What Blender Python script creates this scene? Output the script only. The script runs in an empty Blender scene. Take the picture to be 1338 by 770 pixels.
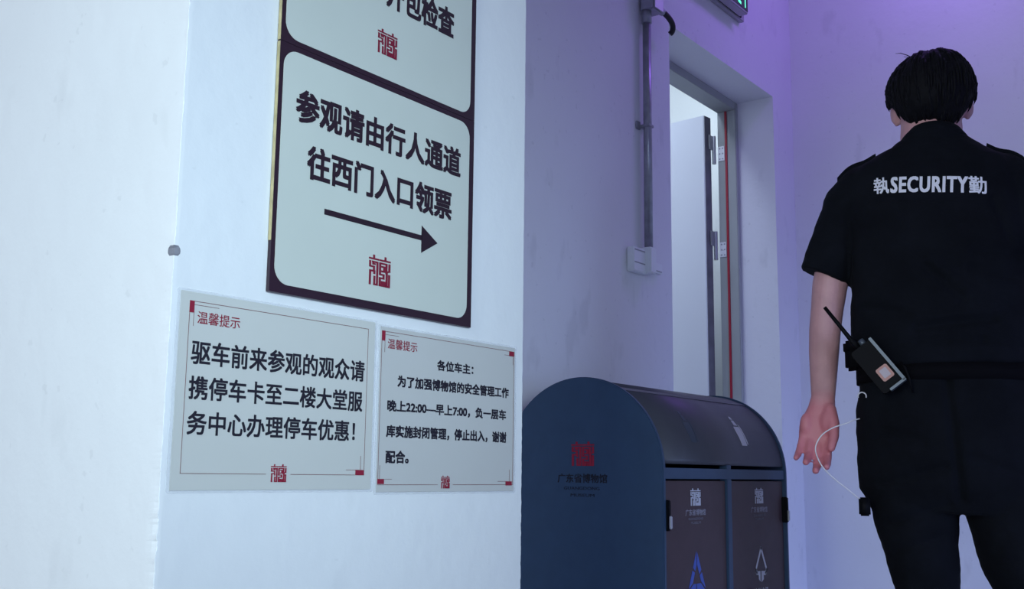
import bpy, bmesh, math, random
from mathutils import Vector, Matrix, noise
from mathutils.bvhtree import BVHTree
random.seed(7)
SC = bpy.context.scene
COL = SC.collection
PI = math.pi

# ------------------------------------------------------------------ camera
cam_d = bpy.data.cameras.new('camera')
cam = bpy.data.objects.new('camera', cam_d)
COL.objects.link(cam)
CAM_F, CAM_YAW, CAM_PITCH, CAM_ROLL = 1432.546, 0.6338, 0.1627, 0.0113
CAM_POS = Vector((-0.7099, -0.955, 0.7999))
fw = Vector((math.cos(CAM_PITCH) * math.cos(CAM_YAW), math.cos(CAM_PITCH) * math.sin(CAM_YAW), math.sin(CAM_PITCH)))
rt = fw.cross(Vector((0, 0, 1))).normalized()
up = rt.cross(fw)
cr, sr = math.cos(CAM_ROLL), math.sin(CAM_ROLL)
R_ = cr * rt + sr * up
U_ = -sr * rt + cr * up
cam.matrix_world = Matrix(((R_.x, U_.x, -fw.x, CAM_POS.x), (R_.y, U_.y, -fw.y, CAM_POS.y), (R_.z, U_.z, -fw.z, CAM_POS.z), (0, 0, 0, 1)))
cam_d.sensor_width = 36.0
cam_d.lens = CAM_F / 1338.0 * 36.0
cam_d.clip_start = 0.05
SC.camera = cam

# ------------------------------------------------------------------ world, lights, exposure
w = bpy.data.worlds.new('world')
SC.world = w
w.use_nodes = True
bg = w.node_tree.nodes['Background']
bg.inputs[0].default_value = (0.255, 0.21, 0.74, 1)
bg.inputs[1].default_value = 0.40
SC.view_settings.view_transform = 'Standard'
SC.view_settings.look = 'None'
SC.view_settings.gamma = 1
SC.view_settings.use_curve_mapping = False
SC.view_settings.exposure = 0.0


def area(name, loc, target, size, power, color, size_y=None, spread=None):
    d = bpy.data.lights.new(name, 'AREA')
    d.energy = power
    d.color = color
    d.size = size
    if size_y:
        d.shape = 'RECTANGLE'
        d.size_y = size_y
    if spread:
        d.spread = math.radians(spread)
    o = bpy.data.objects.new(name, d)
    COL.objects.link(o)
    o.location = loc
    o.rotation_euler = (Vector(target) - Vector(loc)).to_track_quat('-Z', 'Y').to_euler()
    return o


area('daylight_from_ramp', (-2.8, -0.45, 1.5), (0.0, 0.3, 1.0), 1.6, 53, (0.80, 0.93, 0.89))
area('sign_fill', (-0.95, -2.0, 1.30), (0.22, 0.0, 1.03), 0.6, 5.1, (0.56, 0.76, 0.85), spread=52)  # added fill, narrowed to brighten the sign face and spare the door wall
area('violet_ceiling_lamp', (2.72, -0.12, 2.95), (2.80, 0.25, 1.2), 0.6, 11, (0.145, 0.062, 0.40), 0.25)
area('low_blue_fill', (0.9, -3.0, 0.55), (3.0, 0.3, -0.25), 1.2, 12, (0.38, 0.53, 1.0), spread=70)  # added bluish fill that lifts the lower end wall, no known source
area('store_room_lamp', (2.0, 1.05, 2.7), (2.2, 1.75, 1.9), 0.5, 14.5, (0.66, 0.78, 1.0))
area('store_room_wall_fill', (3.5, 1.30, 2.5), (4.3, 1.5, 2.85), 0.4, 3.6, (0.78, 0.92, 1.0))  # added fill aimed at the bit of store room wall above the leaf


# ------------------------------------------------------------------ materials
def mat(name, color, rough=0.6, metal=0.0, spec=0.5, noise_amt=0.0, noise_scale=8.0, bump=0.0, bump_scale=60.0,
        emit=None, emit_s=0.0, alpha=None, trans=None, sheen=0.0, coat=0.0):
    m = bpy.data.materials.new(name)
    m.use_nodes = True
    nt = m.node_tree
    b = nt.nodes['Principled BSDF']
    b.inputs['Base Color'].default_value = (*color, 1)
    b.inputs['Roughness'].default_value = rough
    b.inputs['Metallic'].default_value = metal
    b.inputs['Specular IOR Level'].default_value = spec
    if sheen:
        b.inputs['Sheen Weight'].default_value = sheen
    if coat:
        b.inputs['Coat Weight'].default_value = coat
        b.inputs['Coat Roughness'].default_value = 0.12
    if emit:
        b.inputs['Emission Color'].default_value = (*emit, 1)
        b.inputs['Emission Strength'].default_value = emit_s
    if alpha is not None:
        b.inputs['Alpha'].default_value = alpha
    tc = nt.nodes.new('ShaderNodeTexCoord')
    if noise_amt:
        n = nt.nodes.new('ShaderNodeTexNoise')
        n.inputs['Scale'].default_value = noise_scale
        n.inputs['Detail'].default_value = 6
        nt.links.new(tc.outputs['Object'], n.inputs['Vector'])
        r = nt.nodes.new('ShaderNodeValToRGB')
        r.color_ramp.elements[0].position = 0.3
        r.color_ramp.elements[1].position = 0.7
        r.color_ramp.elements[0].color = (*[c * (1 - noise_amt) for c in color], 1)
        r.color_ramp.elements[1].color = (*[min(1, c * (1 + noise_amt)) for c in color], 1)
        nt.links.new(n.outputs['Fac'], r.inputs['Fac'])
        nt.links.new(r.outputs['Color'], b.inputs['Base Color'])
    if bump:
        n2 = nt.nodes.new('ShaderNodeTexNoise')
        n2.inputs['Scale'].default_value = bump_scale
        n2.inputs['Detail'].default_value = 4
        nt.links.new(tc.outputs['Object'], n2.inputs['Vector'])
        bp = nt.nodes.new('ShaderNodeBump')
        bp.inputs['Strength'].default_value = bump
        bp.inputs['Distance'].default_value = 0.004
        nt.links.new(n2.outputs['Fac'], bp.inputs['Height'])
        nt.links.new(bp.outputs['Normal'], b.inputs['Normal'])
    return m


def plaster(name, color, smear=0.12):
    """painted plaster: slight trowel bump, faint large patches and a few grey scuffs"""
    m = mat(name, color, rough=0.75, spec=0.3)
    nt = m.node_tree
    b = nt.nodes['Principled BSDF']
    tc = nt.nodes['Texture Coordinate']

    def nz(scale, detail=5, stretch=None, off=0.0):
        mp = nt.nodes.new('ShaderNodeMapping')
        mp.inputs['Location'].default_value = (off, off * 0.7, off * 1.3)
        if stretch:
            mp.inputs['Scale'].default_value = stretch
        nt.links.new(tc.outputs['Object'], mp.inputs['Vector'])
        n = nt.nodes.new('ShaderNodeTexNoise')
        n.inputs['Scale'].default_value = scale
        n.inputs['Detail'].default_value = detail
        nt.links.new(mp.outputs['Vector'], n.inputs['Vector'])
        return n.outputs['Fac']

    def ramp(fac, p0, p1, v0, v1):
        r = nt.nodes.new('ShaderNodeMapRange')
        for k, v in zip((1, 2, 3, 4), (p0, p1, v0, v1)):
            r.inputs[k].default_value = v
        nt.links.new(fac, r.inputs[0])
        return r.outputs[0]

    def mul(a, c):
        n = nt.nodes.new('ShaderNodeMath')
        n.operation = 'MULTIPLY'
        nt.links.new(a, n.inputs[0])
        nt.links.new(c, n.inputs[1])
        return n.outputs[0]
    patch = ramp(nz(2.2, 6), 0.35, 0.65, 0.95, 1.0)
    spots = ramp(nz(13, 3, (1, 1, 0.45), 3.1), 0.62, 0.72, 1.0, 1.0 - smear)
    specks = ramp(nz(55, 2, None, 8.0), 0.70, 0.74, 1.0, 1.0 - smear)
    f = mul(mul(patch, spots), specks)
    mx = nt.nodes.new('ShaderNodeMix')
    mx.data_type = 'RGBA'
    mx.inputs[6].default_value = (color[0] * 0.2, color[1] * 0.2, color[2] * 0.22, 1)
    mx.inputs[7].default_value = (*color, 1)
    nt.links.new(f, mx.inputs[0])
    nt.links.new(mx.outputs[2], b.inputs['Base Color'])
    bp = nt.nodes.new('ShaderNodeBump')
    bp.inputs['Strength'].default_value = 0.22
    bp.inputs['Distance'].default_value = 0.006
    add = nt.nodes.new('ShaderNodeMath')
    add.operation = 'ADD'
    nt.links.new(nz(28, 5), add.inputs[0])
    nt.links.new(nz(5, 4, None, 5.0), add.inputs[1])
    nt.links.new(add.outputs[0], bp.inputs['Height'])
    nt.links.new(bp.outputs['Normal'], b.inputs['Normal'])
    return m


M = dict(
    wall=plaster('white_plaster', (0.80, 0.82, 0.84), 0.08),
    wall2=plaster('white_plaster_shade_tint', (0.78, 0.78, 0.82), 0.11),  # same plaster, slightly darker: some shade is put into the colour
    cement=mat('bare_cement', (0.20, 0.20, 0.24), 0.9, noise_amt=0.3, noise_scale=60),
    floor=mat('concrete_floor', (0.50, 0.51, 0.53), 0.6, noise_amt=0.1, noise_scale=5, bump=0.2),
    ceil=mat('ceiling_paint', (0.6, 0.6, 0.62), 0.8),
    frame=mat('door_frame_paint', (0.36, 0.38, 0.37), 0.5, noise_amt=0.05),
    leaf=mat('door_leaf_paint', (0.72, 0.74, 0.76), 0.45),
    leaf_edge=mat('door_leaf_edge', (0.16, 0.16, 0.17), 0.5, noise_amt=0.2, noise_scale=20),
    red_seal=mat('red_seal', (0.36, 0.006, 0.028), 0.5),
    steel=mat('steel', (0.55, 0.56, 0.58), 0.3, 0.9),
    galv=mat('galvanised_steel', (0.36, 0.37, 0.40), 0.34, 0.6, noise_amt=0.2, noise_scale=30),
    hinge_plate=mat('hinge_plate', (0.78, 0.78, 0.8), 0.4, 0.2),
    white_pl=mat('white_plastic', (0.80, 0.82, 0.85), 0.35),
    grey_pl=mat('grey_plastic', (0.35, 0.35, 0.38), 0.5),
    black_pl=mat('black_plastic', (0.0035, 0.0035, 0.005), 0.6, spec=0.12),
    black_cable=mat('black_cable', (0.008, 0.008, 0.009), 0.5),
    sign_dark=mat('sign_border', (0.028, 0.012, 0.022), 0.35),
    sign_face=mat('sign_face', (0.585, 0.625, 0.57), 0.35, noise_amt=0.03, noise_scale=6),
    sign_edge=mat('sign_raw_edge', (0.42, 0.36, 0.20), 0.7, noise_amt=0.25, noise_scale=40),
    sign_ink=mat('sign_ink', (0.022, 0.010, 0.018), 0.4),
    emblem=mat('emblem_red', (0.21, 0.008, 0.03), 0.5),
    paper=mat('paper_green_cream', (0.58, 0.59, 0.56), 0.5, noise_amt=0.025, noise_scale=5),
    paper2=mat('paper_cream', (0.54, 0.545, 0.53), 0.5, noise_amt=0.025, noise_scale=5),
    ink=mat('black_ink', (0.012, 0.011, 0.02), 0.5),
    red_ink=mat('red_ink', (0.27, 0.012, 0.035), 0.5),
    line_ink=mat('line_ink', (0.22, 0.10, 0.10), 0.5),
    bin_body=mat('bin_slate_paint', (0.030, 0.064, 0.122), 0.5, noise_amt=0.06, noise_scale=30, bump=0.05, bump_scale=300),
    bin_hood=mat('bin_hood_paint', (0.050, 0.052, 0.066), 0.42, noise_amt=0.06, noise_scale=30, bump=0.05, bump_scale=300),
    bin_door=mat('bin_door_brown', (0.060, 0.034, 0.038), 0.55, noise_amt=0.10, noise_scale=25),
    bin_ink=mat('bin_dark_print', (0.008, 0.008, 0.014), 0.5),
    bin_red=mat('bin_red_print', (0.33, 0.008, 0.03), 0.5),
    bin_silver=mat('bin_silver_print', (0.55, 0.56, 0.62), 0.4),
    bin_silver_faint=mat('bin_silver_print_worn', (0.16, 0.15, 0.18), 0.5),
    bin_silver_dim=mat('bin_silver_print_dim', (0.30, 0.29, 0.34), 0.5),
    bin_blue=mat('bin_blue_print', (0.05, 0.10, 0.42), 0.5),
    bin_green=mat('bin_worn_green_print', (0.018, 0.035, 0.05), 0.5),
    exit_body=mat('exit_sign_body', (0.38, 0.37, 0.40), 0.4, 0.3),
    exit_face=mat('exit_sign_face', (0.004, 0.012, 0.014), 0.25),
    exit_green=mat('exit_sign_lit', (0.1, 0.8, 0.45), 0.4, emit=(0.12, 0.85, 0.45), emit_s=1.3),
    skin=mat('skin', (0.62, 0.335, 0.34), 0.5, noise_amt=0.12, noise_scale=22, bump=0.12, bump_scale=140),
    hair=mat('black_hair', (0.004, 0.004, 0.006), 0.7, spec=0.15, noise_amt=0.3, noise_scale=80, bump=0.4, bump_scale=120),
    cloth=mat('black_uniform_cloth', (0.0066, 0.0078, 0.0112), 0.9, spec=0.08, noise_amt=0.2, noise_scale=14, bump=0.15, bump_scale=500, sheen=0.01),
    cloth_t=mat('black_trouser_cloth', (0.0060, 0.0070, 0.0098), 0.9, spec=0.08, noise_amt=0.2, noise_scale=14, bump=0.15, bump_scale=500, sheen=0.01),
    letter=mat('reflective_lettering', (0.85, 0.85, 0.92), 0.5),
    leather=mat('black_leather', (0.004, 0.004, 0.0055), 0.8, spec=0.06),
    eye=mat('eye_white', (0.75, 0.73, 0.7), 0.2),
    iris=mat('dark_iris', (0.02, 0.012, 0.01), 0.2),
    radio_edge=mat('radio_silver_trim', (0.10, 0.12, 0.15), 0.35, 0.4),
    sticker=mat('pale_orange_sticker', (0.52, 0.26, 0.21), 0.5),
    sticker_in=mat('sticker_print', (0.50, 0.42, 0.44), 0.5),
    cord=mat('pale_cord', (0.75, 0.72, 0.72), 0.4),
)
# clear laminating film: mostly see-through with a soft gloss
film = bpy.data.materials.new('clear_laminate')
film.use_nodes = True
_b = film.node_tree.nodes['Principled BSDF']
_b.inputs['Base Color'].default_value = (0.86, 0.88, 0.92, 1)
_b.inputs['Roughness'].default_value = 0.22
_b.inputs['Alpha'].default_value = 0.22
_b.inputs['Specular IOR Level'].default_value = 0.3
M['film'] = film
# hands are flushed pinker than the forearms
_nt = M['skin'].node_tree
_bs = _nt.nodes['Principled BSDF']
_src = _bs.inputs['Base Color'].links[0].from_socket
_sx = _nt.nodes.new('ShaderNodeSeparateXYZ')
_nt.links.new(_nt.nodes['Texture Coordinate'].outputs['Object'], _sx.inputs[0])
_mr = _nt.nodes.new('ShaderNodeMapRange')
for _k, _v in zip((1, 2, 3, 4), (0.985, 0.945, 0.0, 0.8)):
    _mr.inputs[_k].default_value = _v
_nt.links.new(_sx.outputs['Z'], _mr.inputs[0])
_mx = _nt.nodes.new('ShaderNodeMix')
_mx.data_type = 'RGBA'
_mx.inputs[7].default_value = (0.66, 0.19, 0.22, 1)
_nt.links.new(_mr.outputs[0], _mx.inputs[0])
_nt.links.new(_src, _mx.inputs[6])
_nt.links.new(_mx.outputs[2], _bs.inputs['Base Color'])


# ------------------------------------------------------------------ mesh helpers
class MB:
    def __init__(s):
        s.bm = bmesh.new()

    def box(s, x0, x1, y0, y1, z0, z1, bev=0.0):
        b = bmesh.new()
        v = [b.verts.new((x, y, z)) for x in (x0, x1) for y in (y0, y1) for z in (z0, z1)]
        for f in ((0, 1, 3, 2), (4, 6, 7, 5), (0, 4, 5, 1), (2, 3, 7, 6), (0, 2, 6, 4), (1, 5, 7, 3)):
            b.faces.new([v[i] for i in f])
        bmesh.ops.recalc_face_normals(b, faces=b.faces)
        if bev:
            bmesh.ops.bevel(b, geom=b.edges[:], offset=bev, segments=2, affect='EDGES')
        s._merge(b)
        return s

    def _merge(s, b):
        me = bpy.data.meshes.new('tmp')
        b.to_mesh(me)
        b.free()
        s.bm.from_mesh(me)
        bpy.data.meshes.remove(me)

    def tube(s, pts, rad, seg=12, flat=None):
        """pts: list of points, rad: float or list; flat: optional list of (rx, ry) in the section frame"""
        pts = [Vector(p) for p in pts]
        n = len(pts)
        if not isinstance(rad, (list, tuple)):
            rad = [rad] * n
        b = bmesh.new()
        rings = []
        ref = None
        for i, p in enumerate(pts):
            t = (pts[min(i + 1, n - 1)] - pts[max(i - 1, 0)]).normalized()
            if ref is None:
                ref = Vector((1, 0, 0)) if abs(t.x) < 0.9 else Vector((0, 0, 1))
            u = (ref - t * ref.dot(t)).normalized()
            ref = u
            v = t.cross(u)
            rx, ry = (rad[i], rad[i]) if flat is None else (rad[i] * flat[i][0], rad[i] * flat[i][1])
            rings.append([b.verts.new(p + u * (math.cos(2 * PI * k / seg) * rx) + v * (math.sin(2 * PI * k / seg) * ry)) for k in range(seg)])
        for a, c in zip(rings, rings[1:]):
            for k in range(seg):
                b.faces.new((a[k], a[(k + 1) % seg], c[(k + 1) % seg], c[k]))
        b.faces.new(list(reversed(rings[0])))
        b.faces.new(rings[-1])
        bmesh.ops.recalc_face_normals(b, faces=b.faces)
        s._merge(b)
        return s

    def limb(s, pts, rad, seg=16, flat=None):
        """tube with rounded ends (spheres)"""
        s.tube(pts, rad, seg, flat)
        r0 = rad[0] if isinstance(rad, (list, tuple)) else rad
        r1 = rad[-1] if isinstance(rad, (list, tuple)) else rad
        s.ell(pts[0], (r0 * 0.99,) * 3)
        s.ell(pts[-1], (r1 * 0.99,) * 3)
        return s

    def ell(s, c, r, rot=None, seg=24):
        b = bmesh.new()
        bmesh.ops.create_uvsphere(b, u_segments=seg, v_segments=seg // 2, radius=1)
        m = Matrix.Translation(Vector(c)) @ (rot.to_4x4() if rot else Matrix.Identity(4)) @ Matrix.Diagonal((*r, 1))
        bmesh.ops.transform(b, matrix=m, verts=b.verts)
        s._merge(b)
        return s

    def loft(s, secs, seg=40, e=2.0):
        """secs: (z, cx, cy, rx, ry) rings stacked upward"""
        b = bmesh.new()
        rings = []
        for (z, cx, cy, rx, ry) in secs:
            ring = []
            for k in range(seg):
                a = 2 * PI * k / seg
                ca, sa = math.cos(a), math.sin(a)
                ring.append(b.verts.new((cx + rx * math.copysign(abs(ca) ** (2 / e), ca), cy + ry * math.copysign(abs(sa) ** (2 / e), sa), z)))
            rings.append(ring)
        for a, c in zip(rings, rings[1:]):
            for k in range(seg):
                b.faces.new((a[k], a[(k + 1) % seg], c[(k + 1) % seg], c[k]))
        b.faces.new(list(reversed(rings[0])))
        b.faces.new(rings[-1])
        bmesh.ops.recalc_face_normals(b, faces=b.faces)
        s._merge(b)
        return s

    def poly(s, pl, pts, n0, n1):
        """prism of a 2-D outline on plane pl=(origin,U,V,N), between offsets n0 and n1 along N"""
        o, u, v, n = pl
        b = bmesh.new()
        lo = [b.verts.new(o + u * p[0] + v * p[1] + n * n0) for p in pts]
        hi = [b.verts.new(o + u * p[0] + v * p[1] + n * n1) for p in pts]
        k = len(pts)
        b.faces.new(hi)
        b.faces.new(list(reversed(lo)))
        for i in range(k):
            b.faces.new((lo[i], lo[(i + 1) % k], hi[(i + 1) % k], hi[i]))
        bmesh.ops.recalc_face_normals(b, faces=b.faces)
        s._merge(b)
        return s

    def rect(s, pl, x0, z0, x1, z1, n0, n1):
        return s.poly(pl, [(x0, z0), (x1, z0), (x1, z1), (x0, z1)], n0, n1)

    def stroke(s, pl, pts, wd, n0, n1):
        """square-ended strokes along a polyline"""
        for a, c in zip(pts, pts[1:]):
            d = Vector((c[0] - a[0], c[1] - a[1]))
            L = d.length
            if L < 1e-9:
                continue
            d /= L
            q = Vector((-d.y, d.x)) * wd * 0.5
            a2 = Vector(a) - d * wd * 0.5
            c2 = Vector(c) + d * wd * 0.5
            s.poly(pl, [a2 - q, c2 - q, c2 + q, a2 + q], n0, n1)
        return s

    def mesh(s, name):
        me = bpy.data.meshes.new(name)
        s.bm.to_mesh(me)
        s.bm.free()
        return me

    def build(s, name, material, parent=None, smooth=False):
        me = s.mesh(name)
        return link(name, me, material, parent, smooth)


def link(name, me, material, parent=None, smooth=False):
    o = bpy.data.objects.new(name, me)
    COL.objects.link(o)
    if material and not me.materials:
        me.materials.append(material)
    if smooth:
        me.polygons.foreach_set('use_smooth', [True] * len(me.polygons))
    if parent:
        o.parent = parent
    return o


def remesh(me, voxel, smooth_it=4):
    """fuse overlapping closed shapes into one continuous surface"""
    o = bpy.data.objects.new('tmp_remesh', me)
    COL.objects.link(o)
    r = o.modifiers.new('r', 'REMESH')
    r.mode = 'VOXEL'
    r.voxel_size = voxel
    sm = o.modifiers.new('s', 'SMOOTH')
    sm.factor = 0.5
    sm.iterations = smooth_it
    dg = bpy.context.evaluated_depsgraph_get()
    out = bpy.data.meshes.new_from_object(o.evaluated_get(dg))
    bpy.data.objects.remove(o)
    bpy.data.meshes.remove(me)
    return out


def empty(name, loc, rz=0.0, **kw):
    o = bpy.data.objects.new(name, None)
    COL.objects.link(o)
    o.location = loc
    o.rotation_euler = (0, 0, rz)
    o.empty_display_size = 0.1
    tag(o, **kw)
    bpy.context.view_layer.update()
    return o


def tag(o, label=None, category=None, group=None, kind=None):
    for k, v in (('label', label), ('category', category), ('group', group), ('kind', kind)):
        if v:
            o[k] = v
    return o


def plane(o, u, v, n):
    return (Vector(o), Vector(u), Vector(v), Vector(n))


def text_bm(body, bold=0.0, shear=0.0, res=3, spacing=1.0):
    """outline mesh of a line of writing, normalised to the unit square"""
    cu = bpy.data.curves.new('txt', 'FONT')
    cu.body = body
    cu.size = 1.0
    cu.offset = bold
    cu.shear = shear
    cu.space_character = spacing
    cu.resolution_u = res
    cu.fill_mode = 'FRONT'
    o = bpy.data.objects.new('txt', cu)
    COL.objects.link(o)
    dg = bpy.context.evaluated_depsgraph_get()
    me = bpy.data.meshes.new_from_object(o.evaluated_get(dg))
    bpy.data.objects.remove(o)
    bpy.data.curves.remove(cu)
    b = bmesh.new()
    b.from_mesh(me)
    bpy.data.meshes.remove(me)
    xs = [v.co.x for v in b.verts]
    ys = [v.co.y for v in b.verts]
    x0, x1, y0, y1 = min(xs), max(xs), min(ys), max(ys)
    for v in b.verts:
        v.co = Vector(((v.co.x - x0) / (x1 - x0), (v.co.y - y0) / (y1 - y0), 0))
    return b


def add_text(mb, pl, body, x0, x1, z0, z1, n, bold=0.0, shear=0.0, th=0.0003):
    o, u, vv, nn = pl
    d = bold * (z1 - z0)
    src = text_bm(body, 0.0, shear)
    for v in src.verts:
        v.co = o + u * (x0 + d + (x1 - x0 - 2 * d) * v.co.x) + vv * (z0 + d + (z1 - z0 - 2 * d) * v.co.y) + nn * n
    r = bmesh.ops.extrude_face_region(src, geom=src.faces[:])
    for e in r['geom']:
        if isinstance(e, bmesh.types.BMVert):
            e.co += nn * th
    me = bpy.data.meshes.new('tmp')
    src.to_mesh(me)
    src.free()
    for i, (a, c) in enumerate(((-1, -1), (1, -1), (1, 1), (-1, 1), (0, 0)) if bold else ((0, 0),)):
        sh = u * (a * d) + vv * (c * d) + nn * (2e-5 * i)
        me.transform(Matrix.Translation(sh))
        mb.bm.from_mesh(me)
        me.transform(Matrix.Translation(-sh))
    bpy.data.meshes.remove(me)


# museum emblem: two mirrored labyrinth halves in square strokes on a 10 x 16 grid (y down)
EMBLEM = [
    [(2.2, 0.2), (2.2, 1.7)], [(0.2, 1.9), (4.3, 1.9)],
    [(0.4, 3.5), (0.4, 6.0), (2.3, 6.0), (2.3, 8.0)], [(1.7, 3.5), (3.9, 3.5), (3.9, 15.2), (2.6, 15.2)], [(1.9, 3.5), (1.9, 4.6), (2.6, 4.6)],
    [(2.6, 15.2), (2.6, 11.2)], [(0.5, 15.2), (0.5, 8.3), (2.5, 8.3), (2.5, 9.4)],
    [(7.7, 0.2), (7.7, 1.7)], [(5.4, 1.9), (9.8, 1.9)],
    [(5.2, 3.5), (8.3, 3.5), (8.3, 8.2)], [(5.2, 3.5), (5.2, 9.4), (7.0, 9.4), (7.0, 11.3), (5.2, 11.3), (5.2, 15.2), (6.3, 15.2), (6.3, 13.2), (7.4, 13.2), (7.4, 15.2)],
    [(6.3, 5.2), (7.2, 5.2), (7.2, 7.6), (6.3, 7.6)], [(9.7, 3.5), (9.7, 7.0), (8.5, 7.6), (8.5, 15.2), (9.7, 15.2), (9.7, 9.2)],
]


def add_emblem(mb, pl, x0, x1, z0, z1, n, wd=1.0, th=0.0003):
    """x0..x1, z0..z1: box the emblem fills"""
    o, u, vv, nn = pl
    sx, sz = (x1 - x0) / 10.0, (z1 - z0) / 16.0
    pl2 = (o + u * x0 + vv * z1, u * sx, vv * (-sz), nn)
    k = 0
    for st in EMBLEM:
        for a, c in zip(st, st[1:]):
            mb.stroke(pl2, [a, c], wd, n, n + th + 1e-5 * k)
            k += 1


def rrect(x0, z0, x1, z1, r, k=8):
    pts = []
    for cx, cz, a0 in ((x1 - r, z0 + r, -90), (x1 - r, z1 - r, 0), (x0 + r, z1 - r, 90), (x0 + r, z0 + r, 180)):
        for i in range(k + 1):
            a = math.radians(a0 + 90 * i / k)
            pts.append((cx + r * math.cos(a), cz + r * math.sin(a)))
    return pts


def fbm(p, s=1.0):
    return noise.fractal(Vector(p) * s, 1.0, 2.0, 4)


# ------------------------------------------------------------------ the setting
def build_left_wall():
    """pier with the signs: front face y=0, left face x=-0.010; both corners crumbled"""
    X0, X1, Y1, H = -0.0105, 0.6195, 2.6, 3.05
    b = bmesh.new()
    nz = 1100
    rows = []
    for i in range(nz + 1):
        z = H * i / nz
        low = min(1.0, max(0.25, (0.86 - z) / 0.12))
        j0 = low * (0.0036 * noise.noise((0, 0, z * 45)) + 0.0020 * noise.noise((3, 0, z * 120)) + 0.0014 * noise.noise((5, 2, z * 300))) + 0.0012 * noise.noise((0, 7, z * 9))
        j1 = 0.0008 * noise.noise((5, 0, z * 60)) + 0.0007 * noise.noise((9, 0, z * 160))
        cut = 0.0011 + 0.0004 * noise.noise((1, 1, z * 60))
        chip = 0.0
        d = abs(z - 1.0285) / 0.0052
        if d < 1:
            chip = 0.0030 * math.sqrt(1 - d * d)
        cut2 = 0.0015
        prof = [(X0, Y1), (X0, 0.4), (X0, 0.10), (X0, 0.016), (X0 + abs(j0) * 0.25, 0.0075 + chip), (X0 + abs(j0) + chip * 0.8, cut * 0.55 + chip * 0.5),
                (X0 + cut * 0.55 + abs(j0) + chip * 0.7, 0.0003 + chip * 0.5), (X0 + cut + 0.004 + chip, 0.0), (0.05, 0), (0.3, 0), (0.55, 0),
                (X1 - 0.012, 0), (X1 - cut2 + j1, 0.0), (X1 + j1, cut2), (X1 + j1 * 0.5, 0.02), (X1, 0.3), (X1, Y1)]
        rows.append([b.verts.new((x, y, z)) for x, y in prof])
    for a, c in zip(rows, rows[1:]):
        for k in range(len(a) - 1):
            f = b.faces.new((a[k], a[k + 1], c[k + 1], c[k]))
            zc = (a[k].co.z + c[k].co.z) / 2
            if 4 <= k <= 6 and abs(zc - 1.0285) < 0.005:
                f.material_index = 1
        b.faces.new((a[-1], a[0], c[0], c[-1]))
    b.faces.new(rows[0])
    b.faces.new(list(reversed(rows[-1])))
    bmesh.ops.recalc_face_normals(b, faces=b.faces)
    me = bpy.data.meshes.new('wall_left')
    b.to_mesh(me)
    b.free()
    me.materials.append(M['wall'])
    me.materials.append(M['cement'])
    o = link('wall_left', me, None)
    tag(o, kind='structure')


build_left_wall()

WY = 0.57            # face of the wall with the doorway
DX0, DX1, DH = 2.172, 2.975, 2.187
m = MB()
YB = WY + 0.205
m.box(0.6195, DX0, WY, YB, 0, 3.05)
m.box(DX1, 4.4, WY, YB, 0, 3.05)
m.box(DX0, DX1, WY, YB, DH, 3.05)
bmesh.ops.remove_doubles(m.bm, verts=m.bm.verts, dist=1e-5)
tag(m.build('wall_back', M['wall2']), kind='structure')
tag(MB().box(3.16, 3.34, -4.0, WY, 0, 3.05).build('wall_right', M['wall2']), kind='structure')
tag(MB().box(-5, 5.2, -4.5, 3.6, -0.12, 0).build('floor', M['floor']), kind='structure')
tag(MB().box(-5, 5.2, -4.5, 3.6, 3.05, 3.17).build('ceiling', M['ceil']), kind='structure')
m = MB()
m.box(0.6195, 4.4, 1.75, 1.89, 0, 3.05)
m.box(4.26, 4.4, YB, 1.75, 0, 3.05)
tag(m.build('wall_rear', M['wall']), kind='structure')

# doorway: frame set deep in the reveal, leaf standing open into the store room
door = empty('door_1', (DX1, WY + 0.14, 0), kind='structure')
DO = Vector((DX1, WY + 0.14, 0))


def dl(mb):
    bmesh.ops.translate(mb.bm, verts=mb.bm.verts, vec=-DO)
    return mb


FY0, FY1 = WY + 0.14, YB + 0.009
m = MB()
FI = 0.022
m.box(DX1 - FI, DX1, FY0, FY1, 0, DH, 0.002)
m.box(DX0, DX0 + FI, FY0, FY1, 0, DH, 0.002)
m.box(DX0 + FI, DX1 - FI, FY0, FY1, DH - 0.030, DH, 0.002)
dl(m).build('door_frame', M['frame'], door)
m = MB()
m.box(DX1 - FI - 0.004, DX1 - FI, FY0 + 0.035, FY0 + 0.043, 0.0, DH - 0.03)
s_ = dl(m).build('seal_strip', M['red_seal'], door)
s_['label'] = 'thin red strip running up the door jamb'
LX0, LX1, LY0, LT = 2.886, 2.932, 0.802, 2.136
LROT = Matrix.Translation((LX1, LY0, 0)) @ Matrix.Rotation(math.radians(-6), 4, 'Z') @ Matrix.Translation((-LX1, -LY0, 0))
m = MB()
m.box(LX0, LX1, LY0, LY0 + 0.76, 0.01, LT, 0.002)
bmesh.ops.transform(m.bm, matrix=LROT, verts=m.bm.verts)
leaf = dl(m).build('door_leaf', M['leaf'], door)
leaf['label'] = 'pale door leaf standing open into the bright room'
m = MB()
m.box(LX0 + 0.003, LX1 - 0.003, LY0 - 0.002, LY0, 0.012, LT - 0.002)
bmesh.ops.transform(m.bm, matrix=LROT, verts=m.bm.verts)
dl(m).build('leaf_edge', M['leaf_edge'], door)
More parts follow.
